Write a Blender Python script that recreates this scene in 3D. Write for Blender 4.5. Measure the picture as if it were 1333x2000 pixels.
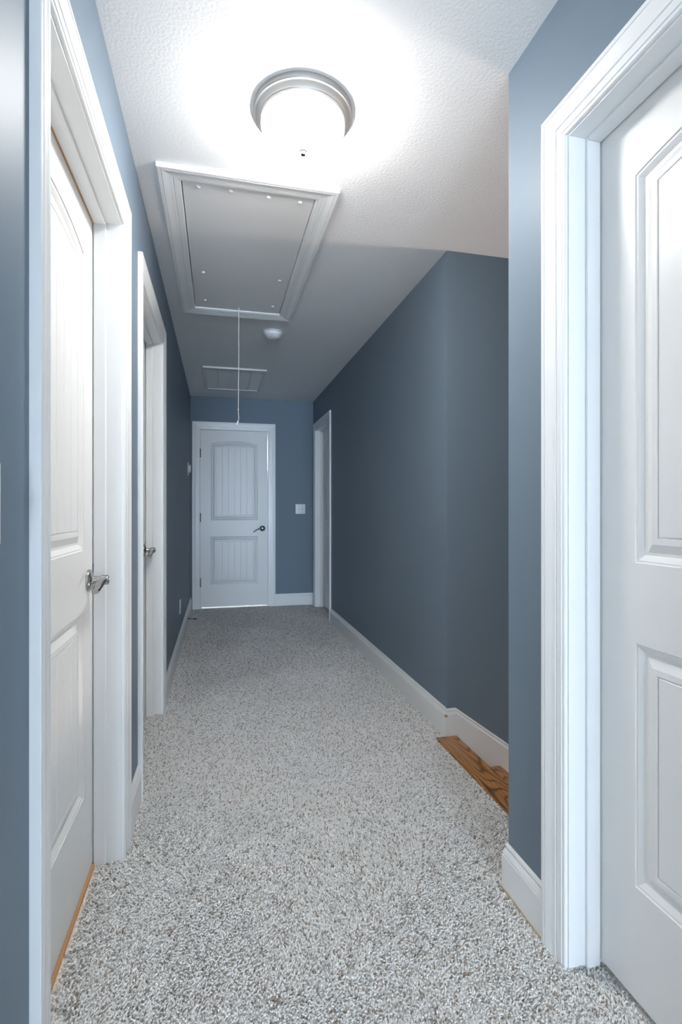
import bpy, bmesh, math, random
import numpy as np
from mathutils import Vector

random.seed(7)
for o in list(bpy.data.objects):
    bpy.data.objects.remove(o)
scene = bpy.context.scene
COL = scene.collection

# ------------------------------------------------------------------ camera
YAW = 0.2362
EYE = 1.126
cam_d = bpy.data.cameras.new('camera')
cam_d.sensor_fit = 'HORIZONTAL'
cam_d.sensor_width = 36.0
cam_d.lens = 1000.13 / 1333 * 36
cam_d.shift_y = -4.0 / 1333
cam_d.clip_start = 0.02
cam = bpy.data.objects.new('camera', cam_d)
cam.location = (0, 0, EYE)
cam.rotation_euler = (math.pi / 2, 0, -YAW)
COL.objects.link(cam)
scene.camera = cam

# ------------------------------------------------------------------ light
YB = -11.0                                     # back wall with the window
WX0, WX1, WZ0, WZ1 = -1.50, 0.55, 0.20, 1.90   # window opening
LAMP_EMIT = 102.0
WINDOW_W = 930.0
FAR_W = 60.0
BACK_FILL_W = 20.0
STAIR_W = 130.0
world = bpy.data.worlds.new('sky')
scene.world = world
world.use_nodes = True
wbg = world.node_tree.nodes['Background']
wbg.inputs[0].default_value = (0.55, 0.72, 1.0, 1)
wbg.inputs[1].default_value = 1.0
vs = scene.view_settings
vs.view_transform = 'Standard'
vs.look = 'None'
vs.gamma = 1.0
vs.use_curve_mapping = False
vs.exposure = 0.21
scene.cycles.max_bounces = 16
scene.cycles.diffuse_bounces = 10


def area_light(name, loc, rot, sx, sy, power, col):
    d = bpy.data.lights.new(name, 'AREA')
    d.shape = 'RECTANGLE'
    d.size = sx
    d.size_y = sy
    d.energy = power
    d.color = col
    o = bpy.data.objects.new(name, d)
    o.location = loc
    o.rotation_euler = rot
    COL.objects.link(o)
    return o


def point_light(name, loc, power, col, r=0.15):
    d = bpy.data.lights.new(name, 'POINT')
    d.energy = power
    d.color = col
    d.shadow_soft_size = r
    o = bpy.data.objects.new(name, d)
    o.location = loc
    COL.objects.link(o)
    return o


# daylight entering by the window of the room behind the viewer
area_light('window_daylight', ((WX0 + WX1) / 2, YB - .05, (WZ0 + WZ1) / 2), (math.pi / 2, 0, 0), WX1 - WX0, WZ1 - WZ0, WINDOW_W, (0.64, 0.80, 1.0))
# the lit room behind the end door, and the lamp at the foot of the stairs
point_light('end_room_light', (0.3, 7.1, 1.9), FAR_W, (0.85, 0.92, 1.0), 0.25)
point_light('added_back_fill', (-1.1, -1.9, 2.2), BACK_FILL_W, (1.0, 0.97, 0.93), 0.14)  # added fill with no fixture, brightens the near right door and carpet
point_light('stair_foot_light', (3.9, 2.08, -0.9), STAIR_W, (1.0, 0.84, 0.72), 0.15)

# ------------------------------------------------------------------ measures (metres)
H = 2.42
XL, XR, XN = -0.303, 1.112, 0.840
YF, YC, YN = 6.047, 2.359, 1.362
ZF = -0.008            # carpet backing; pile tops at about 0
WT = 0.115             # wall thickness
DH = 2.045             # door opening height
NOSE0, NOSE1 = 1.048, 1.165
RISE, RUN = 0.18, 0.245


# ------------------------------------------------------------------ materials
def new_mat(name):
    m = bpy.data.materials.new(name)
    m.use_nodes = True
    nt = m.node_tree
    return m, nt, nt.nodes['Principled BSDF']


def paint(name, rgb, rough, bump=0.0, scale=200.0, spec=0.5, var=0.0, bdist=0.001, detail=2.0):
    m, nt, p = new_mat(name)
    p.inputs['Base Color'].default_value = (*rgb, 1)
    p.inputs['Roughness'].default_value = rough
    p.inputs['Specular IOR Level'].default_value = spec
    tc = nt.nodes.new('ShaderNodeTexCoord')
    if bump:
        n = nt.nodes.new('ShaderNodeTexNoise')
        n.inputs['Scale'].default_value = scale
        n.inputs['Detail'].default_value = detail
        b = nt.nodes.new('ShaderNodeBump')
        b.inputs['Strength'].default_value = bump
        b.inputs['Distance'].default_value = bdist
        nt.links.new(tc.outputs['Object'], n.inputs['Vector'])
        nt.links.new(n.outputs['Fac'], b.inputs['Height'])
        nt.links.new(b.outputs['Normal'], p.inputs['Normal'])
    if var:
        n2 = nt.nodes.new('ShaderNodeTexNoise')
        n2.inputs['Scale'].default_value = 2.2
        n2.inputs['Detail'].default_value = 4
        r = nt.nodes.new('ShaderNodeMapRange')
        r.inputs['To Min'].default_value = rough - var
        r.inputs['To Max'].default_value = rough + var
        nt.links.new(tc.outputs['Object'], n2.inputs['Vector'])
        nt.links.new(n2.outputs['Fac'], r.inputs['Value'])
        nt.links.new(r.outputs['Result'], p.inputs['Roughness'])
    return m


def metal(name, rgb, rough):
    m, nt, p = new_mat(name)
    p.inputs['Base Color'].default_value = (*rgb, 1)
    p.inputs['Metallic'].default_value = 1
    p.inputs['Roughness'].default_value = rough
    return m


def oak(name, dark, light):
    m, nt, p = new_mat(name)
    tc = nt.nodes.new('ShaderNodeTexCoord')
    mp = nt.nodes.new('ShaderNodeMapping')
    mp.inputs['Scale'].default_value = (1.0, 0.17, 1.0)
    n = nt.nodes.new('ShaderNodeTexNoise')
    n.inputs['Scale'].default_value = 8.0
    n.inputs['Detail'].default_value = 0.6
    mul = nt.nodes.new('ShaderNodeMath')
    mul.operation = 'MULTIPLY'
    mul.inputs[1].default_value = 20.0
    fr = nt.nodes.new('ShaderNodeMath')
    fr.operation = 'PINGPONG'
    fr.inputs[1].default_value = 0.5
    ramp = nt.nodes.new('ShaderNodeValToRGB')
    e = ramp.color_ramp.elements
    e[0].position = 0.0
    e[0].color = (*dark, 1)
    e[1].position = 0.42
    e[1].color = (*light, 1)
    mp2 = nt.nodes.new('ShaderNodeMapping')
    mp2.inputs['Scale'].default_value = (260, 9, 260)
    n2 = nt.nodes.new('ShaderNodeTexNoise')
    n2.inputs['Scale'].default_value = 1.0
    n2.inputs['Detail'].default_value = 2.0
    r2 = nt.nodes.new('ShaderNodeMapRange')
    r2.inputs['From Min'].default_value = 0.35
    r2.inputs['From Max'].default_value = 0.6
    r2.inputs['To Min'].default_value = 0.55
    r2.inputs['To Max'].default_value = 1.1
    mx = nt.nodes.new('ShaderNodeMix')
    mx.data_type = 'RGBA'
    mx.blend_type = 'MULTIPLY'
    mx.inputs['Factor'].default_value = 1.0
    L = nt.links.new
    L(tc.outputs['Object'], mp.inputs['Vector'])
    L(mp.outputs['Vector'], n.inputs['Vector'])
    L(n.outputs['Fac'], mul.inputs[0])
    L(mul.outputs[0], fr.inputs[0])
    sc = nt.nodes.new('ShaderNodeMath')
    sc.operation = 'MULTIPLY'
    sc.inputs[1].default_value = 2.0
    L(fr.outputs[0], sc.inputs[0])
    L(sc.outputs[0], ramp.inputs['Fac'])
    L(tc.outputs['Object'], mp2.inputs['Vector'])
    L(mp2.outputs['Vector'], n2.inputs['Vector'])
    L(n2.outputs['Fac'], r2.inputs['Value'])
    L(ramp.outputs['Color'], mx.inputs['A'])
    L(r2.outputs['Result'], mx.inputs['B'])
    L(mx.outputs['Result'], p.inputs['Base Color'])
    p.inputs['Roughness'].default_value = 0.32
    return m


M_WALL = paint('slate_blue_wall_paint', (0.165, 0.215, 0.270), 0.50, 0.12, 160, 0.25, 0.05)
M_CEIL = paint('textured_white_ceiling', (0.90, 0.90, 0.90), 0.75, 0.50, 105, 0.3, 0, 0.003, 2.5)
M_TRIM = paint('white_trim_paint', (0.83, 0.84, 0.84), 0.30, 0.03, 60, 0.5)
M_DOOR = paint('white_door_paint', (0.78, 0.78, 0.77), 0.34, 0.05, 260, 0.5)
M_PANEL = paint('white_hatch_paint', (0.80, 0.80, 0.80), 0.45, 0.05, 120, 0.5)
M_GRILLE = paint('white_grille_enamel', (0.74, 0.75, 0.75), 0.4)
M_PLASTIC = paint('white_plastic', (0.80, 0.81, 0.82), 0.35)
M_SLOT = paint('grey_switch_toggle', (0.50, 0.51, 0.52), 0.4)
M_DARK = paint('dark_recess', (0.03, 0.03, 0.035), 0.8)
M_ROOM = paint('neutral_room_paint', (0.62, 0.62, 0.60), 0.7)
M_CHROME = metal('satin_nickel', (0.42, 0.41, 0.40), 0.20)
M_NICKEL = metal('brushed_nickel', (0.40, 0.395, 0.385), 0.55)
M_HINGE = metal('dull_hinge_steel', (0.22, 0.21, 0.20), 0.4)
M_BLACK = paint('black_rubber', (0.02, 0.02, 0.02), 0.45)
M_OAK = oak('oak_stair_wood', (0.11, 0.045, 0.016), (0.46, 0.21, 0.070))
M_GAP_LIGHT = paint('painted_gap_light', (0.55, 0.30, 0.13), 0.6)  # orange colour stands in for warm room light at the door gaps
M_CORD = paint('cotton_cord', (0.78, 0.74, 0.68), 0.8)
M_CHIP = paint('chipped_bare_corner', (0.50, 0.36, 0.20), 0.7)


def carpet_base():
    m, nt, p = new_mat('carpet_backing')
    tc = nt.nodes.new('ShaderNodeTexCoord')
    n = nt.nodes.new('ShaderNodeTexNoise')
    n.inputs['Scale'].default_value = 150
    n.inputs['Detail'].default_value = 3
    ramp = nt.nodes.new('ShaderNodeValToRGB')
    e = ramp.color_ramp.elements
    e[0].position = 0.38
    e[0].color = (0.58, 0.54, 0.50, 1)
    e[1].position = 0.56
    e[1].color = (0.84, 0.83, 0.81, 1)
    nt.links.new(tc.outputs['Object'], n.inputs['Vector'])
    nt.links.new(n.outputs['Fac'], ramp.inputs['Fac'])
    nt.links.new(ramp.outputs['Color'], p.inputs['Base Color'])
    p.inputs['Roughness'].default_value = 1.0
    p.inputs['Specular IOR Level'].default_value = 0.1
    return m


def carpet_yarn():
    m, nt, p = new_mat('carpet_yarn')
    a = nt.nodes.new('ShaderNodeAttribute')
    a.attribute_name = 'yarn'
    nt.links.new(a.outputs['Color'], p.inputs['Base Color'])
    p.inputs['Roughness'].default_value = 0.95
    p.inputs['Specular IOR Level'].default_value = 0.1
    return m


M_CARPET = carpet_base()
M_YARN = carpet_yarn()


def lamp_glass():
    m, nt, p = new_mat('lit_opal_glass')
    p.inputs['Base Color'].default_value = (0.9, 0.9, 0.9, 1)
    p.inputs['Roughness'].default_value = 0.25
    p.inputs['Emission Color'].default_value = (1.0, 0.985, 0.96, 1)
    # the bulbs sit low in the bowl, so the glass is dimmer towards its rim
    tc = nt.nodes.new('ShaderNodeTexCoord')
    sp = nt.nodes.new('ShaderNodeSeparateXYZ')
    mr = nt.nodes.new('ShaderNodeMapRange')
    mr.inputs['From Min'].default_value = -0.036
    mr.inputs['From Max'].default_value = -0.095
    mr.inputs['To Min'].default_value = LAMP_EMIT * 0.10
    mr.inputs['To Max'].default_value = LAMP_EMIT
    nt.links.new(tc.outputs['Object'], sp.inputs[0])
    nt.links.new(sp.outputs['Z'], mr.inputs['Value'])
    nt.links.new(mr.outputs['Result'], p.inputs['Emission Strength'])
    return m


M_GLASS = lamp_glass()


def pane_glass():
    m, nt, p = new_mat('window_glass')
    tr = nt.nodes.new('ShaderNodeBsdfTransparent')
    gl = nt.nodes.new('ShaderNodeBsdfGlossy')
    gl.inputs['Roughness'].default_value = 0.02
    mx = nt.nodes.new('ShaderNodeMixShader')
    mx.inputs[0].default_value = 0.06
    nt.links.new(tr.outputs[0], mx.inputs[1])
    nt.links.new(gl.outputs[0], mx.inputs[2])
    nt.links.new(mx.outputs[0], nt.nodes['Material Output'].inputs['Surface'])
    return m


M_PANE = pane_glass()


# ------------------------------------------------------------------ mesh helpers
def ident(a, n, z):
    return (a, n, z)


def box(bm, x0, x1, y0, y1, z0, z1, M=ident):
    v = [bm.verts.new(M(x, y, z)) for x in (x0, x1) for y in (y0, y1) for z in (z0, z1)]
    for f in ((0, 1, 3, 2), (4, 6, 7, 5), (0, 4, 5, 1), (2, 3, 7, 6), (0, 2, 6, 4), (1, 5, 7, 3)):
        bm.faces.new([v[i] for i in f])


def cbox(bm, x0, x1, y0, y1, z0, z1, c, M=ident):
    """box with its edges bevelled by c"""
    t = bmesh.new()
    box(t, x0, x1, y0, y1, z0, z1)
    bmesh.ops.bevel(t, geom=list(t.edges), offset=c, segments=2, affect='EDGES', profile=0.6)
    mp = {v: bm.verts.new(M(*v.co)) for v in t.verts}
    for f in t.faces:
        bm.faces.new([mp[v] for v in f.verts])
    t.free()


def loft(bm, loops, closed=True, cap0=False, cap1=False):
    """quads between successive rings of points"""
    rings = [[bm.verts.new(p) for p in lp] for lp in loops]
    n = len(rings[0])
    for a, b in zip(rings[:-1], rings[1:]):
        for i in range(n if closed else n - 1):
            j = (i + 1) % n
            bm.faces.new((a[i], a[j], b[j], b[i]))
    if cap0:
        bm.faces.new(rings[0][::-1])
    if cap1:
        bm.faces.new(rings[-1])
    return rings


def lathe(bm, prof, seg, M=ident):
    """prof: (radius, height); axis is the third local coordinate"""
    loops = []
    for r, h in prof:
        loops.append([M(max(r, 1e-5) * math.cos(2 * math.pi * k / seg), max(r, 1e-5) * math.sin(2 * math.pi * k / seg), h) for k in range(seg)])
    loft(bm, loops, True, True, True)


def tube(bm, pts, radii, seg=10, cap=True):
    pts = [Vector(p) for p in pts]
    loops = []
    up = Vector((0, 0, 1))
    for i, p in enumerate(pts):
        t = (pts[min(i + 1, len(pts) - 1)] - pts[max(i - 1, 0)]).normalized()
        ref = up if abs(t.z) < 0.9 else Vector((1, 0, 0))
        s = t.cross(ref).normalized()
        u = s.cross(t).normalized()
        r = radii[i] if isinstance(radii, list) else radii
        rs, ru = r if isinstance(r, tuple) else (r, r)
        loops.append([p + s * (rs * math.cos(2 * math.pi * k / seg)) + u * (ru * math.sin(2 * math.pi * k / seg)) for k in range(seg)])
    loft(bm, loops, True, cap, cap)


def obj(name, bm, mat, parent=None, smooth=False, angle=35):
    bmesh.ops.recalc_face_normals(bm, faces=list(bm.faces))
    me = bpy.data.meshes.new(name)
    bm.to_mesh(me)
    bm.free()
    me.materials.append(mat)
    if smooth:
        me.polygons.foreach_set('use_smooth', [True] * len(me.polygons))
        me.set_sharp_from_angle(angle=math.radians(angle))
    o = bpy.data.objects.new(name, me)
    COL.objects.link(o)
    if parent:
        o.parent = parent
    return o


def empty(name, loc=(0, 0, 0)):
    o = bpy.data.objects.new(name, None)
    o.empty_display_size = 0.1
    o.location = loc
    COL.objects.link(o)
    return o


def adopt(parent, *kids):
    """parent kids built in world coordinates to an Empty standing elsewhere"""
    for k in kids:
        k.parent = parent
        k.matrix_parent_inverse.identity()
        k.location = -Vector(parent.location)


def tag(o, label, cat, group=None, kind=None):
    o['label'] = label
    o['category'] = cat
    if group:
        o['group'] = group
    if kind:
        o['kind'] = kind
    return o


def structure(o, label=None):
    o['kind'] = 'structure'
    if label:
        o['label'] = label
    return o


# wall frames: (a along the wall, n out of the wall into the hall, z up) -> world
def ML(a, n, z): return (XL + n, a, z)
def MR(a, n, z): return (XR - n, a, z)
def MN(a, n, z): return (XN - n, a, z)
def MF(a, n, z): return (a, YF - n, z)


# ------------------------------------------------------------------ doors (measures first: walls need them)
JT = 0.018
DOORS = {
    'left1': dict(M=ML, a0=1.030, a1=1.772, slab=-0.084, hinge=0),
    'left2': dict(M=ML, a0=2.210, a1=2.985, slab=-0.084, hinge=0),
    'far': dict(M=MF, a0=-0.194, a1=0.571, slab=-0.002, hinge=0),
    'rfar': dict(M=MR, a0=5.133, a1=5.868, slab=-0.090, hinge=0),
    'rnear': dict(M=MN, a0=0.327, a1=1.092, slab=-0.085, hinge=0),
}


def wall_with_doors(name, M, a0, a1, doors, mat=M_WALL, z0=ZF, z1=H, label=None):
    bm = bmesh.new()
    cur = a0
    for d in doors:
        d = DOORS[d]
        o0, o1 = d['a0'] - JT, d['a1'] + JT
        box(bm, cur, o0, -WT, 0, z0, z1, M)
        box(bm, o0, o1, -WT, 0, DH + JT, z1, M)
        cur = o1
    box(bm, cur, a1, -WT, 0, z0, z1, M)
    return structure(obj(name, bm, mat), label)


wall_with_doors('wall_left', ML, -0.35, YF, ['left1', 'left2'], label='slate blue hall wall on the left with two doors')
wall_with_doors('wall_right', MR, YC, YF, ['rfar'], label='dark slate blue hall wall beyond the stairs')
wall_with_doors('wall_right_near', MN, -0.35, YN, ['rnear'], label='slate blue wall end around the nearest right door')
# end wall spans the house width
bm = bmesh.new()
fd = DOORS['far']
box(bm, -1.9, fd['a0'] - JT, YF, YF + WT, ZF, H)
box(bm, fd['a1'] + JT, 5.3, YF, YF + WT, ZF, H)
box(bm, fd['a0'] - JT, fd['a1'] + JT, YF, YF + WT, DH + JT, H)
structure(obj('wall_far', bm, M_WALL), 'slate blue wall at the end of the hall')
# stairwell
bm = bmesh.new()
box(bm, XR + WT, 5.2, YC, YC + WT, -2.8, H)
box(bm, XR, XR + WT, YC, YC + WT, -2.8, ZF)
structure(obj('wall_stair_far', bm, M_WALL), 'dark slate blue stairwell wall facing the camera')
bm = bmesh.new()
box(bm, XN + WT, 5.2, YN - WT, YN, -2.8, H)
structure(obj('wall_stair_near', bm, M_WALL), 'slate blue stairwell wall hidden behind the near corner')
bm = bmesh.new()
box(bm, 5.2, 5.3, YN - WT, YC + WT, -2.8, H)
structure(obj('wall_stair_end', bm, M_WALL))
bm = bmesh.new()
box(bm, 4.2, 5.2, YN, YC, -2.75, -14 * RISE + 0.0)
structure(obj('floor_below', bm, M_OAK))
# room behind the viewer, with its window
bm = bmesh.new()
box(bm, -1.9, XL - WT, -0.35, -0.25, ZF, H)
box(bm, XN + WT, 5.3, -0.35, -0.25, ZF, H)
structure(obj('wall_room_front', bm, M_ROOM))
bm = bmesh.new()
box(bm, -1.9, WX0, YB, YB + .1, ZF, H)
box(bm, WX1, 5.3, YB, YB + .1, ZF, H)
box(bm, WX0, WX1, YB, YB + .1, ZF, WZ0)
box(bm, WX0, WX1, YB, YB + .1, WZ1, H)
structure(obj('wall_back', bm, M_ROOM))
w1 = structure(empty('window_1', ((WX0 + WX1) / 2, YB + .05, WZ0)), 'white framed window of the room behind')
bm = bmesh.new()
for x0, x1, z0, z1 in ((WX0, WX0 + .05, WZ0, WZ1), (WX1 - .05, WX1, WZ0, WZ1), (WX0 + .05, WX1 - .05, WZ0, WZ0 + .05), (WX0 + .05, WX1 - .05, WZ1 - .05, WZ1), ((WX0 + WX1) / 2 - .02, (WX0 + WX1) / 2 + .02, WZ0 + .05, WZ1 - .05)):
    box(bm, x0, x1, YB + .03, YB + .08, z0, z1)
wf = obj('window_frame', bm, M_TRIM)
bm = bmesh.new()
box(bm, WX0 + .05, WX1 - .05, YB + .053, YB + .057, WZ0 + .05, WZ1 - .05)
wp = obj('pane', bm, M_PANE)
adopt(w1, wf, wp)
for nm, b in (('wall_outer_left', (-2.0, -1.9, YB, 8.3)), ('wall_outer_right', (5.3, 5.4, YB, 8.3)), ('wall_outer_far', (-2.0, 5.4, 8.2, 8.3))):
    bm = bmesh.new()
    box(bm, *b, ZF, H)
    structure(obj(nm, bm, M_ROOM))

# floor with the stair hole
bm = bmesh.new()
F0 = ZF - 0.10
box(bm, -2.0, XN + WT, YB, YN, F0, ZF)
box(bm, XN + WT, 5.4, YB, YN - WT, F0, ZF)
box(bm, -2.0, NOSE0, YN, YC, F0, ZF)
box(bm, -2.0, XR, YC, 8.3, F0, ZF)
box(bm, XR, 5.4, YC + WT, 8.3, F0, ZF)
FLOOR = structure(obj('floor', bm, M_CARPET), 'grey flecked carpet floor of the hallway')

# ceiling with the hatch recess
HX0, HX1, HY0, HY1 = -0.141, 0.396, 2.090, 3.380
bm = bmesh.new()
box(bm, -2.0, HX0, YB, 8.3, H, H + .08)
box(bm, HX1, 5.4, YB, 8.3, H, H + .08)
box(bm, HX0, HX1, YB, HY0, H, H + .08)
box(bm, HX0, HX1, HY1, 8.3, H, H + .08)
box(bm, -2.0, 5.4, YB, 8.3, H + .08, H + .12)
structure(obj('ceiling', bm, M_CEIL), 'white orange-peel textured hallway ceiling')

# ------------------------------------------------------------------ trim profiles
CASE = [(0, 0), (0, .007), (.0015, .009), (.008, .0098), (.009, .0084), (.0105, .0112), (.026, .0122), (.0275, .0102), (.0295, .0102),
        (.0315, .0130), (.040, .0132), (.052, .0146), (.062, .0172), (.0665, .0178), (.068, .0160), (.070, .0160), (.0715, .0180),
        (.0815, .0180), (.083, .0165), (.083, 0)]
BASE = [(0, ZF), (.014, ZF), (.014, .099), (.013, .1005), (.0095, .1015), (.0095, .1035), (.0130, .1050), (.0120, .1080), (.0095, .116), (.0075, .1215),
        (.0035, .1225), (.0035, .1250), (.0075, .1265), (.0070, .131), (.0040, .136), (0, .136)]


def mitred_piece(bm, M, p0, p1, flip0, flip1):
    """casing stick on a local plane: p0,p1 = inner edge end points as (a,z); profile width grows away
    from the opening; ends cut at 45 degrees (flip = +1 lengthens with width, 0 = square)"""
    a0, z0 = p0
    a1, z1 = p1
    d = Vector((a1 - a0, z1 - z0)).normalized()
    w = Vector((d.y, -d.x))      # right-hand side of travel = away from the opening
    l0 = [M(a0 + w.x * u - d.x * u * flip0, t, z0 + w.y * u - d.y * u * flip0) for u, t in CASE]
    l1 = [M(a1 + w.x * u + d.x * u * flip1, t, z1 + w.y * u + d.y * u * flip1) for u, t in CASE]
    loft(bm, [l0, l1], True, True, True)


def sweep_base(name, pts, side, ends=(0, 0), mat=M_TRIM, prof=BASE):
    """baseboard along plan points; side=+1 puts the board on the left of travel"""
    P = [Vector(p) for p in pts]
    loops = []
    for i, p in enumerate(P):
        ns = []
        if i > 0:
            d = (P[i] - P[i - 1]).normalized()
            ns.append(Vector((-d.y, d.x)) * side)
        if i < len(P) - 1:
            d = (P[i + 1] - P[i]).normalized()
            ns.append(Vector((-d.y, d.x)) * side)
        m = ns[0] if len(ns) == 1 else (ns[0] + ns[1]) / (1 + ns[0].dot(ns[1]))
        loops.append([(p.x + m.x * t, p.y + m.y * t, z) for t, z in prof])
    bm = bmesh.new()
    loft(bm, loops, True, True, True)
    return structure(obj(name, bm, mat, None, True, 25))


CW = 0.083 + 0.005
D = DOORS
sweep_base('baseboard_left', [(XL, D['left1']['a1'] + CW), (XL, D['left2']['a0'] - CW)], -1)
sweep_base('baseboard_left', [(XL, D['left2']['a1'] + CW), (XL, YF)], -1)
sweep_base('baseboard_left', [(XL, -0.35), (XL, D['left1']['a0'] - CW)], -1)
sweep_base('baseboard_far', [(D['far']['a1'] + CW, YF), (XR, YF)], -1)
sweep_base('baseboard_right', [(XR, D['rfar']['a0'] - CW), (XR, YC), (XR + .046, YC)], -1)
sweep_base('baseboard_right_near', [(NOSE0, YN), (XN, YN), (XN, D['rnear']['a1'] + CW)], -1)
sweep_base('baseboard_right_near', [(XN, D['rnear']['a0'] - CW), (XN, -0.35)], -1)

# sloping skirt board along the far stairwell wall
SL = 0.725
bm = bmesh.new()
sk = [(t, z if z > 0 else -0.42) for t, z in BASE]
loops = []
for x in (XR + .046, 4.6):
    dz = -SL * (x - XR - .046)
    loops.append([(x, YC - t, z + dz) for t, z in sk])
loft(bm, loops, True, True, True)
structure(obj('trim_1', bm, M_TRIM, None, True, 25), 'white skirt board sloping down along the stairwell wall')
# chipped corner of the baseboard mitre
bm = bmesh.new()
v = [(XR - .0152, YC - .0150, .1080), (XR - .0152, YC + .0010, .1045), (XR - .0152, YC - .0152, .0960), (XR - .0010, YC - .0152, .1055), (XR - .0130, YC - .0130, .1130), (XR - .008, YC - .008, .100), (XR - .0152, YC - .004, .0995), (XR - .004, YC - .0152, .0995)]
vv = [bm.verts.new(p) for p in v]
bmesh.ops.convex_hull(bm, input=vv)
structure(obj('trim_2', bm, M_CHIP), 'bare tan chip on the outside corner of the baseboard')

# ------------------------------------------------------------------ door builder
PZ = dict(up0=1.006, shoulder=1.888, crown=1.922, lo0=0.268, lo1=0.822)
PROF = [(0, 0), (.002, .0030), (.006, .0036), (.016, .0095), (.0185, .0115), (.025, .0118), (.044, .0035), (.057, .0030), (.0585, .0065)]
NARC = 18


def panel_loop(x0, x1, z0, z1, crown, d):
    """outline of a panel moved inwards by d, bottom-left first, counter-clockwise"""
    pts = [(x0 + d, z0 + d), (x1 - d, z0 + d)]
    if crown <= z1:
        pts += [(x1 - d, z1 - d), (x0 + d, z1 - d)]
        return pts
    c = x1 - x0
    s = crown - z1
    R = (c * c / 4 + s * s) / (2 * s)
    xc, zc = (x0 + x1) / 2, crown - R
    r = R - d
    for k in range(NARC + 1):
        x = (x1 - d) + (x0 - x1 + 2 * d) * k / NARC
        pts.append((x, zc + math.sqrt(r * r - (x - xc) ** 2)))
    return pts


def top_at(x, x0, x1, z1, crown, d):
    if crown <= z1:
        return z1 - d
    c = x1 - x0
    s = crown - z1
    R = (c * c / 4 + s * s) / (2 * s)
    return crown - R + math.sqrt((R - d) ** 2 - (x - (x0 + x1) / 2) ** 2)


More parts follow.
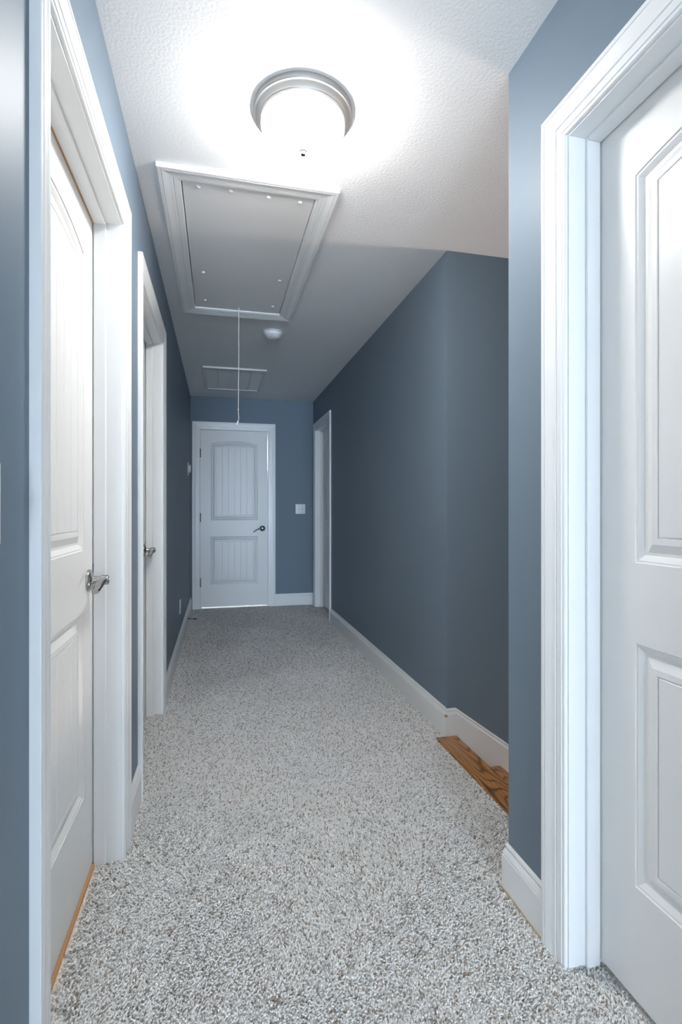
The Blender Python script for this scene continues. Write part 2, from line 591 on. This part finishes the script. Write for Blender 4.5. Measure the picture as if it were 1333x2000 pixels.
def build_door(key, name, label, stops=True, handle=True, hinges=False, bottom_gap=0.010, gap_light=False, droop=0.020):
    d = DOORS[key]
    M0, a0, a1, ns = d['M'], d['a0'], d['a1'], d['slab']
    base = Vector(M0((a0 + a1) / 2, ns, 0))
    root = structure(empty(name, base), label)

    def M(a, n, z):
        return tuple(Vector(M0(a, n, z)) - base)

    def part(nm, bm, mat, par=None, smooth=False, angle=30):
        return obj(nm, bm, mat, par or root, smooth, angle)

    # jamb boards
    for u0, u1, z0, z1 in ((a0 - JT, a0, ZF, DH + JT), (a1, a1 + JT, ZF, DH + JT), (a0, a1, DH, DH + JT)):
        bm = bmesh.new()
        cbox(bm, u0, u1, -WT - 0.008, 0.001, z0, z1, .0012, M)
        part('jamb', bm, M_TRIM)
    # casing, both legs and head
    i0, i1, zi = a0 - .005, a1 + .005, DH + .005
    bm = bmesh.new()
    mitred_piece(bm, M, (i0, zi), (i0, ZF), 1, 0)
    part('casing_leg', bm, M_TRIM, None, True, 22)
    bm = bmesh.new()
    mitred_piece(bm, M, (i1, ZF), (i1, zi), 0, 1)
    part('casing_leg', bm, M_TRIM, None, True, 22)
    bm = bmesh.new()
    mitred_piece(bm, M, (i1, zi), (i0, zi), 1, 1)
    part('casing_head', bm, M_TRIM, None, True, 22)
    # stops
    if stops:
        s0, s1 = ns + .003, ns + .040
        for u0, u1, z0, z1 in ((a0, a0 + .010, ZF, DH), (a1 - .010, a1, ZF, DH), (a0 + .010, a1 - .010, DH - .010, DH)):
            bm = bmesh.new()
            cbox(bm, u0, u1, s0, s1, z0, z1, .003, M)
            part('door_stop', bm, M_TRIM)
    if key == 'far':
        for u0, u1, z0, z1 in ((a0, a0 + .012, ZF, DH), (a0 + .012, a1, DH - .012, DH)):
            bm = bmesh.new()
            cbox(bm, u0, u1, ns - .075, ns - .0365, z0, z1, .002, M)
            part('door_stop', bm, M_TRIM)
    # slab
    g = 0.003
    A0, A1, Z0, Z1 = a0 + g, a1 - g, bottom_gap, DH - g
    TH = 0.035
    stile = 0.111
    bm = bmesh.new()

    def P(a, n, z):
        return M(a, ns + n, z)
    px0, px1 = A0 + stile, A1 - stile
    # flat front around the panels
    def face(pts):
        bm.faces.new([bm.verts.new(P(a, 0, z)) for a, z in pts])
    face([(A0, Z0), (px0, Z0), (px0, Z1), (A0, Z1)])
    face([(px1, Z0), (A1, Z0), (A1, Z1), (px1, Z1)])
    face([(px0, Z0), (px1, Z0), (px1, PZ['lo0']), (px0, PZ['lo0'])])
    face([(px0, PZ['lo1']), (px1, PZ['lo1']), (px1, PZ['up0']), (px0, PZ['up0'])])
    arc = panel_loop(px0, px1, PZ['up0'], PZ['shoulder'], PZ['crown'], 0)[2:]
    for (xa, za), (xb, zb) in zip(arc[:-1], arc[1:]):
        face([(xa, za), (xb, zb), (xb, Z1), (xa, Z1)])
    # back and edges
    bk = [(A0, Z0), (A1, Z0), (A1, Z1), (A0, Z1)]
    bf = [bm.verts.new(P(a, 0, z)) for a, z in bk]
    bb = [bm.verts.new(P(a, -TH, z)) for a, z in bk]
    bm.faces.new(bb)
    for i in range(4):
        j = (i + 1) % 4
        bm.faces.new((bf[i], bf[j], bb[j], bb[i]))
    panels = ((px0, px1, PZ['up0'], PZ['shoulder'], PZ['crown']), (px0, px1, PZ['lo0'], PZ['lo1'], 0))
    for pn in panels:
        loops = [[P(x, -dep, z) for x, z in panel_loop(*pn, dd)] for dd, dep in PROF]
        loft(bm, loops, True, False, True)
    bmesh.ops.remove_doubles(bm, verts=list(bm.verts), dist=1e-5)
    slab = part('slab', bm, M_DOOR, None, True, 20)
    # planks in the fields
    df = PROF[-1][0] + .0012
    for x0, x1, z0, z1, cr in panels:
        n = 6
        w = (x1 - x0 - 2 * df) / n
        for k in range(n):
            xa, xb = x0 + df + w * k + .0010, x0 + df + w * (k + 1) - .0010
            bm = bmesh.new()
            ch = .0022
            xs = [xa + (xb - xa) * q / 4 for q in range(5)]
            def ring(dep, e):
                pts = [(xa + e, z0 + df + e), (xb - e, z0 + df + e)]
                for x in xs[::-1]:
                    xe = min(max(x, xa + e), xb - e)
                    pts.append((xe, top_at(xe, x0, x1, z1, cr, df) - e))
                return [P(x, -dep, z) for x, z in pts]
            loft(bm, [ring(.0066, 0), ring(.0052, 0), ring(.0030, ch)], True, False, True)
            part('plank', bm, M_DOOR, slab)
    # lever handle on the latch side
    if handle:
        hin = d['hinge']
        s = -1 if hin == 0 else 1      # lever points to the hinge side
        ah = (A1 - .060) if hin == 0 else (A0 + .060)
        zh = 0.910
        bm = bmesh.new()
        lathe(bm, [(.0335, 0), (.0335, .004), (.032, .0075), (.027, .0105), (.017, .0125), (.0135, .014), (.0115, .020), (.0110, .034), (.0140, .036), (.0152, .040), (.0152, .054), (.0138, .058), (.0105, .0595)], 28,
              lambda x, y, h: P(ah + x, h, zh + y))
        ros = part('door_handle', bm, M_CHROME, None, True, 40)
        bm = bmesh.new()
        pts, rad = [], []
        for q in range(15):
            t = q / 14
            aa = ah + s * (-.002 + .110 * t)
            zz = zh + .006 * math.sin(math.pi * min(t * 1.5, 1)) - droop * t ** 1.7
            nn = .047 - .004 * t ** 1.3
            pts.append(P(aa, nn, zz))
            hh = .0085 - .0035 * t + (.0020 if q >= 13 else 0)
            tt = .0145 - .0035 * t
            rad.append((tt, hh))
        tube(bm, pts, rad, 12)
        part('lever', bm, M_CHROME, ros, True, 50)
        bm = bmesh.new()
        lathe(bm, [(.0035, .050), (.0035, .0550), (.0025, .0565)], 12, lambda x, y, h: P(ah + x, h + .006, zh + y))
        part('lock_button', bm, M_CHROME, ros, True, 40)
        bm = bmesh.new()
        box(bm, a1 - .0015 if hin == 0 else a0 - .001, a1 + .001 if hin == 0 else a0 + .0015, ns - .028, ns + (.004 if key == 'far' else .0015), zh - .030, zh + .045, M)
        part('strike_plate', bm, M_HINGE)
    if hinges:
        for zc in (1.775, 1.040, 0.296):
            bm = bmesh.new()
            lathe(bm, [(.0055, -.050), (.0062, -.048), (.0062, .048), (.0055, .050)], 12, lambda x, y, h: M(a0 + .0015 + x, ns + .0045 + y, zc + h))
            box(bm, a0 + .0002, a0 + .0028, ns - .03, ns + .002, zc - .048, zc + .048, M)
            part('hinge', bm, M_HINGE, None, True, 40)
    if gap_light:  # orange strips below and above the slab paint in warm light leaking through
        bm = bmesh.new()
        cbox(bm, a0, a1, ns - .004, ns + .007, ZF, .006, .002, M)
        part('gap_light_strip', bm, M_GAP_LIGHT)
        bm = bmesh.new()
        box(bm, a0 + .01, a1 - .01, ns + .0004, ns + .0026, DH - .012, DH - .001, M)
        part('head_gap_light_strip', bm, M_GAP_LIGHT)
    return root


build_door('left1', 'door_1', 'nearest white plank-panel door on the left with a nickel lever', gap_light=True)
build_door('left2', 'door_2', 'second white door along the left wall, seen edge-on')
build_door('far', 'door_3', 'white arched plank-panel door at the end of the hall', stops=False, hinges=True, bottom_gap=0.016, droop=0.040)
build_door('rfar', 'door_4', 'white door in the right wall beside the end wall', handle=False)
build_door('rnear', 'door_5', 'large white door cut off by the right frame edge', handle=False, bottom_gap=0.012)

# ------------------------------------------------------------------ staircase
st = empty('staircase', (NOSE0, (YN + YC) / 2, ZF))
tag(st, 'stained oak stairs with white risers going down behind the right wall corner', 'stairs')
kids = []
y0, y1 = YN + .0005, YC - .0145


def tread(x0, x1, ztop):
    """plank with a rounded nosing at x1"""
    t = 0.027
    prof = [(x0, ztop - t), (x1 - .012, ztop - t)]
    for k in range(7):
        a = -math.pi / 2 + math.pi * k / 6
        prof.append((x1 - .0135 + .0135 * math.cos(a), ztop - t / 2 + t / 2 * math.sin(a)))
    prof += [(x0 + .004, ztop), (x0, ztop - .004)]
    cx, cy = (x0 + x1) / 2, (y0 + y1) / 2
    b = bmesh.new()
    loft(b, [[(x - cx, y0 - cy, z - ztop) for x, z in prof], [(x - cx, y1 - cy, z - ztop) for x, z in prof]], True, True, True)
    o = obj('tread', b, M_OAK, None, True, 40)
    o.parent = st
    o.location = Vector((cx, cy, ztop)) - Vector(st.location)
    return o


tread(NOSE0, NOSE1, 0.004)
for k in range(1, 14):
    zt = 0.004 - RISE * k
    tread(NOSE1 - .03 + RUN * (k - 1), NOSE1 + RUN * k, zt)
for k in range(14):
    xr = NOSE1 - .028 + RUN * k
    b = bmesh.new()
    box(b, xr - .018, xr, y0, y1, 0.004 - RISE * (k + 1) - .02, 0.004 - RISE * k - .0272)
    o = obj('riser', b, M_TRIM)
    adopt(st, o)

# ------------------------------------------------------------------ ceiling light
LC = (0.270, 1.650)
cl = tag(empty('ceiling_light', (LC[0], LC[1], H)), 'round flush ceiling lamp with nickel rim and glowing white glass bowl', 'ceiling light')
bm = bmesh.new()
lathe(bm, [(.140, 0), (.1600, -.0005), (.1605, -.0160), (.1585, -.0190), (.1550, -.0197), (.1535, -.0205), (.1525, -.0215), (.1500, -.0240), (.1455, -.0280), (.1425, -.0310),
           (.1410, -.0318), (.1400, -.0350), (.1375, -.0372), (.1355, -.0390), (.1310, -.0392), (.1300, -.0350), (.1200, -.0340)], 80)
obj('lamp_pan', bm, M_NICKEL, cl, True, 30)
bm = bmesh.new()
bowl = [(.1300, -.034), (.1330, -.042), (.1350, -.050)]
for k in range(1, 13):
    a = math.pi / 2 * k / 12
    bowl.append((.1350 * math.cos(a) + .0001, -.050 - .074 * math.sin(a)))
lathe(bm, bowl, 64)
obj('glass_bowl', bm, M_GLASS, cl, True, 60)
bm = bmesh.new()
lathe(bm, [(.0100, -.1225), (.0125, -.1240), (.0125, -.1275), (.0095, -.1300), (.0100, -.1345), (.0080, -.1390), (.0030, -.1405)], 20)
obj('finial', bm, M_HINGE, cl, True, 40)

# ------------------------------------------------------------------ attic hatch
HB = Vector(((HX0 + HX1) / 2, (HY0 + HY1) / 2, H))
ah = tag(empty('attic_hatch', HB), 'rectangular attic hatch in the ceiling with white moulded frame and flat panel', 'attic hatch')


def MH(a, n, z):
    return tuple(Vector((a, z, H - n)) - HB)


r = 0.000
for p0, p1 in (((HX0, HY1), (HX0, HY0)), ((HX1, HY0), (HX1, HY1)), ((HX0, HY0), (HX1, HY0)), ((HX1, HY1), (HX0, HY1))):
    bm = bmesh.new()
    mitred_piece(bm, MH, p0, p1, 1, 1)
    obj('frame_rail', bm, M_TRIM, ah, True, 22)
bm = bmesh.new()
box(bm, HX0 + .004, HX1 - .0035, -.013, .001, HY0 + .004, HY1 - .0035, MH)
hp = obj('hatch_panel', bm, M_PANEL, ah)
bm = bmesh.new()
box(bm, HX0, HX1, -.050, -.048, HY0, HY1, MH)
obj('recess_backing', bm, M_DARK, ah)


def ray_ceiling(u, v, z):
    """floor-plan position of a photo pixel lying on the horizontal plane z"""
    x, t = (u - 666.5) / 1000.13, -(v - 996.0) / 1000.13
    dx, dy = x * math.cos(YAW) + math.sin(YAW), math.cos(YAW) - x * math.sin(YAW)
    k = (z - EYE) / t
    return dx * k, dy * k


for u, v in ((340, 235), (543, 266), (778, 303), (973, 333), (373, 768), (846, 820), (385, 940), (803, 980)):
    sx, sy = ray_ceiling(280 + u / 3.174, 290 + v / 3.174, H - .002)
    bm = bmesh.new()
    lathe(bm, [(.0095, 0), (.0092, -.003), (.0070, -.0055), (.0030, -.0066), (.0005, -.0068)], 14, lambda x, y, h: (sx - HB.x + x, sy - HB.y + y, h - .001))
    obj('screw_cap', bm, M_PLASTIC, hp, True, 60)
# paint crumbs along the far rim of the panel
bm = bmesh.new()
for k in range(26):
    yy = HY0 + .05 + (HY1 - HY0 - .2) * k / 25 + random.uniform(-.02, .02)
    c = Vector((HX1 - .001, yy, H - .008)) - HB
    rr = random.uniform(.0012, .0028)
    bmesh.ops.create_icosphere(bm, subdivisions=1, radius=rr, matrix=__import__('mathutils').Matrix.Translation(c))
for xx, yy in ((0.36, HY0 + .004), (0.375, HY0 + .008), (0.02, HY0 + .003), (-.07, HY0 + .004)):
    c = Vector((xx, yy, H - .004)) - HB
    bmesh.ops.create_icosphere(bm, subdivisions=1, radius=.004, matrix=__import__('mathutils').Matrix.Translation(c))
pc = obj('paint_crumbs', bm, M_PLASTIC, hp, True, 60)
pc['kind'] = 'stuff'

# pull cord
CX, CY = 0.130, 3.331
pcd = tag(empty('pull_cord', (CX, CY, 1.665)), 'thin white cord hanging from the attic hatch with a small cone pull', 'pull cord')
bm = bmesh.new()
zt = H - .003 - 1.665
pts = [(0, 0, zt), (0.0005, 0, zt * .6), (-.001, 0, .30), (-.0025, 0, .14), (-.003, 0, .105), (-.002, .001, .075), (.0005, .001, .055), (-.001, 0, .040), (-.004, 0, .026)]
tube(bm, pts, .0022, 8)
obj('cord', bm, M_CORD, pcd, True, 60)
bm = bmesh.new()
bmesh.ops.create_icosphere(bm, subdivisions=2, radius=.0045, matrix=__import__('mathutils').Matrix.Translation((-.003, 0, .102)))
obj('knot', bm, M_CORD, pcd, True, 60)
bm = bmesh.new()
ax = Vector((-.012, 0, -.034)).normalized()
tube(bm, [Vector((-.0025, 0, .031)) + ax * q for q in (0, .002, .012, .026, .033, .0345)], [.003, .0045, .0055, .0080, .0092, .0075], 16)
obj('pull_cone', bm, M_PLASTIC, pcd, True, 50)

# ------------------------------------------------------------------ smoke detector
SD = (0.391, 3.735)
sd = tag(empty('smoke_detector', (SD[0], SD[1], H)), 'small round white smoke detector on the ceiling beyond the hatch', 'smoke detector')
bm = bmesh.new()
lathe(bm, [(.060, 0), (.0700, -.0005), (.0705, -.008), (.0690, -.010), (.0640, -.0105), (.0640, -.014)], 40)
obj('base_ring', bm, M_PLASTIC, sd, True, 35)
bm = bmesh.new()
lathe(bm, [(.0600, -.009), (.0660, -.0125), (.0665, -.0160), (.0630, -.024), (.0540, -.036), (.0450, -.044), (.0320, -.049), (.0150, -.051), (.001, -.0513)], 40)
obj('cover', bm, M_PLASTIC, sd, True, 40)
bm = bmesh.new()
for a0_, a1_ in ((-2.0, -0.5),):
    pts = []
    for k in range(13):
        a = a0_ + (a1_ - a0_) * k / 12
        pts.append((.0555 * math.cos(a), .0555 * math.sin(a), -.0385))
    tube(bm, pts, [.001] + [(.0045, .0028)] * 11 + [.001], 8)
obj('sensor_lip', bm, M_PLASTIC, sd, True, 50)
bm = bmesh.new()
pts = [(.0605 * math.cos(-1.9 + 1.3 * k / 10), .0605 * math.sin(-1.9 + 1.3 * k / 10), -.0318) for k in range(11)]
tube(bm, pts, (.0012, .0022), 6)
obj('sensor_slot', bm, M_SLOT, sd, True, 50)

# ------------------------------------------------------------------ return air grille
GX0, GX1, GY0, GY1 = -0.133, 0.441, 4.755, 5.605
gb = Vector(((GX0 + GX1) / 2, (GY0 + GY1) / 2, H))
gr = tag(empty('return_air_grille', gb), 'white louvred return air grille on the ceiling near the end wall', 'vent')


def MG(a, n, z):
    return tuple(Vector((a, z, H - n)) - gb)


FW = 0.030
for x0, x1, y0_, y1_ in ((GX0, GX1, GY0, GY0 + FW), (GX0, GX1, GY1 - FW, GY1), (GX0, GX0 + FW, GY0 + FW, GY1 - FW), (GX1 - FW, GX1, GY0 + FW, GY1 - FW)):
    bm = bmesh.new()
    cbox(bm, x0, x1, 0, .016, y0_, y1_, .003, MG)
    obj('frame_rail', bm, M_GRILLE, gr)
bm = bmesh.new()
box(bm, GX0 + FW, GX1 - FW, .0003, .0012, GY0 + FW, GY1 - FW, MG)
obj('backing', bm, M_DARK, gr)
cols = 5
cwid = (GX1 - GX0 - 2 * FW) / cols
for k in range(1, cols):
    bm = bmesh.new()
    xc = GX0 + FW + cwid * k
    cbox(bm, xc - .009, xc + .009, .001, .0105, GY0 + FW, GY1 - FW, .001, MG)
    obj('divider', bm, M_GRILLE, gr)
for k in range(cols):
    bm = bmesh.new()
    xa, xb = GX0 + FW + cwid * k + .009 * (k > 0), GX0 + FW + cwid * (k + 1) - .009 * (k < cols - 1)
    yy = GY0 + FW + .004
    while yy < GY1 - FW - .012:
        q = [MG(xa, .0015, yy), MG(xb, .0015, yy), MG(xb, .0095, yy + .0105), MG(xa, .0095, yy + .0105)]
        q2 = [(p[0], p[1] + .0012, p[2]) for p in q]
        loft(bm, [q, q2], True, True, True)
        yy += .0125
    lv = obj('louvre_bank', bm, M_GRILLE, gr)
    lv['kind'] = 'stuff'
for xx in (GX0 + .014, GX1 - .014):
    bm = bmesh.new()
    lathe(bm, [(.005, -.011), (.005, -.0135), (.003, -.0145)], 12, lambda x, y, h: (xx - gb.x + x, y, h))
    obj('screw', bm, M_PLASTIC, gr, True)


# ------------------------------------------------------------------ plates on the walls
def wall_thing(name, M0, a, z, label, cat):
    b = Vector(M0(a, 0, z))
    e = tag(empty(name, b), label, cat)
    return e, (lambda u, n, v: tuple(Vector(M0(a + u, n, z + v)) - b))


e, m = wall_thing('light_switch', MF, 0.957, 1.137, 'square white double light switch plate on the blue end wall', 'light switch')
bm = bmesh.new()
cbox(bm, -.058, .058, 0, .006, -.0575, .0575, .0025, m)
obj('cover_plate', bm, M_PLASTIC, e, True, 40)
for uc in (-.0225, .0225):
    bm = bmesh.new()
    cbox(bm, uc - .006, uc + .006, .005, .0068, -.0130, .0130, .0006, m)
    tg = obj('toggle', bm, M_SLOT, e)
    bm = bmesh.new()
    q0 = [m(uc + x, .006, z) for x, z in ((-.0042, -.004), (.0042, -.004), (.0042, .007), (-.0042, .007))]
    q1 = [m(uc + x, .017, z + .007) for x, z in ((-.0035, -.001), (.0035, -.001), (.0035, .004), (-.0035, .004))]
    loft(bm, [q0, q1], True, True, True)
    obj('toggle_lever', bm, M_PLASTIC, tg)
    for zz in (-.030, .030):
        bm = bmesh.new()
        lathe(bm, [(.003, 0), (.003, .0068), (.0015, .0073)], 10, lambda x, y, h: m(uc + x, h, zz + y))
        obj('screw', bm, M_SLOT, e, True)

e, m = wall_thing('light_switch', ML, 0.777, 1.135, 'white switch plate just cut by the left edge beside the nearest door', 'light switch')
bm = bmesh.new()
cbox(bm, -.035, .035, 0, .0065, -.0575, .0575, .0025, m)
obj('cover_plate', bm, M_PLASTIC, e, True, 40)
bm = bmesh.new()
cbox(bm, -.005, .005, .005, .016, -.004, .011, .001, m)
obj('toggle', bm, M_PLASTIC, e)

e, m = wall_thing('outlet', ML, 4.385, 0.335, 'white outlet plate low on the left wall past the second door', 'outlet')
bm = bmesh.new()
cbox(bm, -.036, .036, 0, .006, -.058, .058, .0025, m)
obj('cover_plate', bm, M_PLASTIC, e, True, 40)
for zz in (-.020, .020):
    bm = bmesh.new()
    cbox(bm, -.016, .016, .005, .0075, zz - .014, zz + .014, .0008, m)
    so = obj('socket', bm, M_PLASTIC, e)
    bm = bmesh.new()
    for uu in (-.006, .006):
        box(bm, uu - .001, uu + .001, .0072, .0077, zz - .002, zz + .006, m)
    obj('slots', bm, M_DARK, so)

e, m = wall_thing('thermostat', ML, 5.550, 1.556, 'round white thermostat on the left wall just before the end door', 'thermostat')
bm = bmesh.new()
lathe(bm, [(.074, 0), (.074, .004), (.071, .007), (.060, .0085), (.045, .009)], 40, lambda x, y, h: m(x, h, y))
obj('wall_ring', bm, M_PLASTIC, e, True, 35)
bm = bmesh.new()
lathe(bm, [(.042, .008), (.042, .024), (.039, .029), (.030, .031), (.001, .0315)], 36, lambda x, y, h: m(x, h, y))
obj('dial', bm, M_PLASTIC, e, True, 35)

bm = bmesh.new()
lathe(bm, [(.0065, 0), (.006, .0015), (.0035, .0025), (.0005, .003)], 14, lambda x, y, h: ML(4.356 + x, h, 1.220 + y))
tag(obj('wall_plug', bm, M_PLASTIC, None, True), 'tiny white filled nail hole high on the left wall above the outlet', 'wall plug')

# spring doorstop screwed to the left baseboard
e, m = wall_thing('doorstop', ML, 5.351, 0.036, 'small black spring doorstop sticking out of the left baseboard near the end', 'doorstop')
bm = bmesh.new()
lathe(bm, [(.009, .0138), (.009, .018), (.006, .021), (.004, .022)], 14, lambda x, y, h: m(x, h, y))
obj('mount', bm, M_BLACK, e, True)
bm = bmesh.new()
pts = []
for k in range(0, 145):
    t = k / 144
    a = 2 * math.pi * 12 * t
    pts.append(m(.0048 * math.cos(a), .020 + .055 * t, .0048 * math.sin(a) - .006 * t * t))
tube(bm, pts, .0011, 5)
obj('spring', bm, M_BLACK, e, True, 60)
bm = bmesh.new()
lathe(bm, [(.0055, .074), (.0078, .076), (.0082, .086), (.0065, .090), (.001, .091)], 14, lambda x, y, h: m(x, h, y - .006))
obj('rubber_tip', bm, M_BLACK, e, True)

# caulk line under the near right baseboard, bare along its foot
bm = bmesh.new()
pts = []
for k in range(13):
    t = k / 12
    yy = D['rnear']['a1'] + CW + (YN + .014 - D['rnear']['a1'] - CW) * t
    pts.append((XN - .0145 - random.uniform(0, .0012), yy, .003 + random.uniform(-.001, .0015)))
tube(bm, pts, .0022, 6)
structure(obj('trim_3', bm, M_CHIP, None, True), 'bare tan caulk line under the near right baseboard')

# ------------------------------------------------------------------ carpet pile
rng = np.random.default_rng(3)
rects = [(-.287, .824, .55, 1.378, 1), (-.287, 1.041, 1.378, 2.343, 1), (-.287, 1.096, 2.343, 3.6, 1), (-.287, 1.096, 3.6, 6.031, .55),
         (-.372, -.287, D['left1']['a0'], D['left1']['a1'], 1), (-.385, -.287, D['left2']['a0'], D['left2']['a1'], 1),
         (.824, .924, D['rnear']['a0'], D['rnear']['a1'], 1), (1.096, 1.20, D['rfar']['a0'], D['rfar']['a1'], .6), (-.19, .567, 6.031, 6.07, .6)]
DENS = 30000
px, py = [], []
for x0, x1, yy0, yy1, k in rects:
    # jittered grid keeps the tufts evenly packed
    step = 1 / math.sqrt(DENS * k)
    nx, ny = max(1, int((x1 - x0) / step)), max(1, int((yy1 - yy0) / step))
    gx, gy = np.meshgrid(np.arange(nx), np.arange(ny))
    gx = x0 + (gx.ravel() + rng.uniform(.05, .95, nx * ny)) * (x1 - x0) / nx
    gy = yy0 + (gy.ravel() + rng.uniform(.05, .95, nx * ny)) * (yy1 - yy0) / ny
    px.append(gx)
    py.append(gy)
px, py = np.concatenate(px), np.concatenate(py)
N = len(px)
# slow swirls of lean, as trodden pile has
def swirl(fx, fy, ph):
    return np.sin(px * fx + ph + 1.3 * np.sin(py * fy * .7 + ph)) * np.cos(py * fy + ph * 2)
lean = 1.2 * swirl(5.1, 3.3, .4) + .8 * swirl(11, 8.3, 2.1)
ang = lean * 1.6 + rng.normal(0, 1.1, N)
tilt = rng.uniform(.0030, .0085, N)
hgt = rng.uniform(.0065, .0092, N) * (1 - .10 * (swirl(7.3, 5.9, 1.7) > .3))
rad = rng.uniform(.0022, .0032, N)
rot = rng.uniform(0, 2 * math.pi, N)
V = np.zeros((N, 7, 3), np.float32)
for k in range(3):
    a = rot + k * 2 * math.pi / 3
    V[:, k, 0] = px + rad * .8 * np.cos(a)
    V[:, k, 1] = py + rad * .8 * np.sin(a)
    V[:, k, 2] = ZF
    V[:, 3 + k, 0] = px + tilt * .6 * np.cos(ang) + rad * 1.15 * np.cos(a + .5)
    V[:, 3 + k, 1] = py + tilt * .6 * np.sin(ang) + rad * 1.15 * np.sin(a + .5)
    V[:, 3 + k, 2] = ZF + hgt * .72
V[:, 6, 0] = px + tilt * 1.25 * np.cos(ang)
V[:, 6, 1] = py + tilt * 1.25 * np.sin(ang)
V[:, 6, 2] = ZF + hgt
quads = np.array([[0, 1, 4, 3], [1, 2, 5, 4], [2, 0, 3, 5]])
tris = np.array([[3, 4, 6], [4, 5, 6], [5, 3, 6]])
off = (np.arange(N) * 7)[:, None]
lp = np.concatenate([(off + quads.ravel()[None, :]), (off + tris.ravel()[None, :])], axis=1).ravel().astype(np.int32)
sizes = np.tile(np.array([4, 4, 4, 3, 3, 3], np.int32), N)
starts = np.concatenate([[0], np.cumsum(sizes)[:-1]]).astype(np.int32)
me = bpy.data.meshes.new('carpet_pile')
me.vertices.add(N * 7)
me.vertices.foreach_set('co', V.ravel())
me.loops.add(len(lp))
me.loops.foreach_set('vertex_index', lp)
me.polygons.add(len(sizes))
me.polygons.foreach_set('loop_start', starts)
me.update(calc_edges=True)
me.polygons.foreach_set('use_smooth', np.ones(len(sizes), bool))
pick = rng.uniform(0, 1, N)
col = np.empty((N, 3), np.float32)
light = np.array([.92, .91, .895])
mid = np.array([.83, .815, .795])
brown = np.array([.42, .345, .285])
grey = np.array([.52, .495, .47])
col[:] = light
col[pick < .34] = mid
col[pick < .17] = grey
col[pick < .07] = brown
col *= rng.uniform(.86, 1.1, (N, 1))
c4 = np.ones((N, 7, 4), np.float32)
c4[:, :, :3] = col[:, None, :]
at = me.color_attributes.new('yarn', 'FLOAT_COLOR', 'POINT')
at.data.foreach_set('color', c4.ravel())
me.materials.append(M_YARN)
me.validate()
cp = bpy.data.objects.new('carpet_pile', me)
COL.objects.link(cp)
cp.parent = FLOOR
cp['kind'] = 'stuff'
cp['label'] = 'grey and beige flecked cut pile covering the hallway floor'
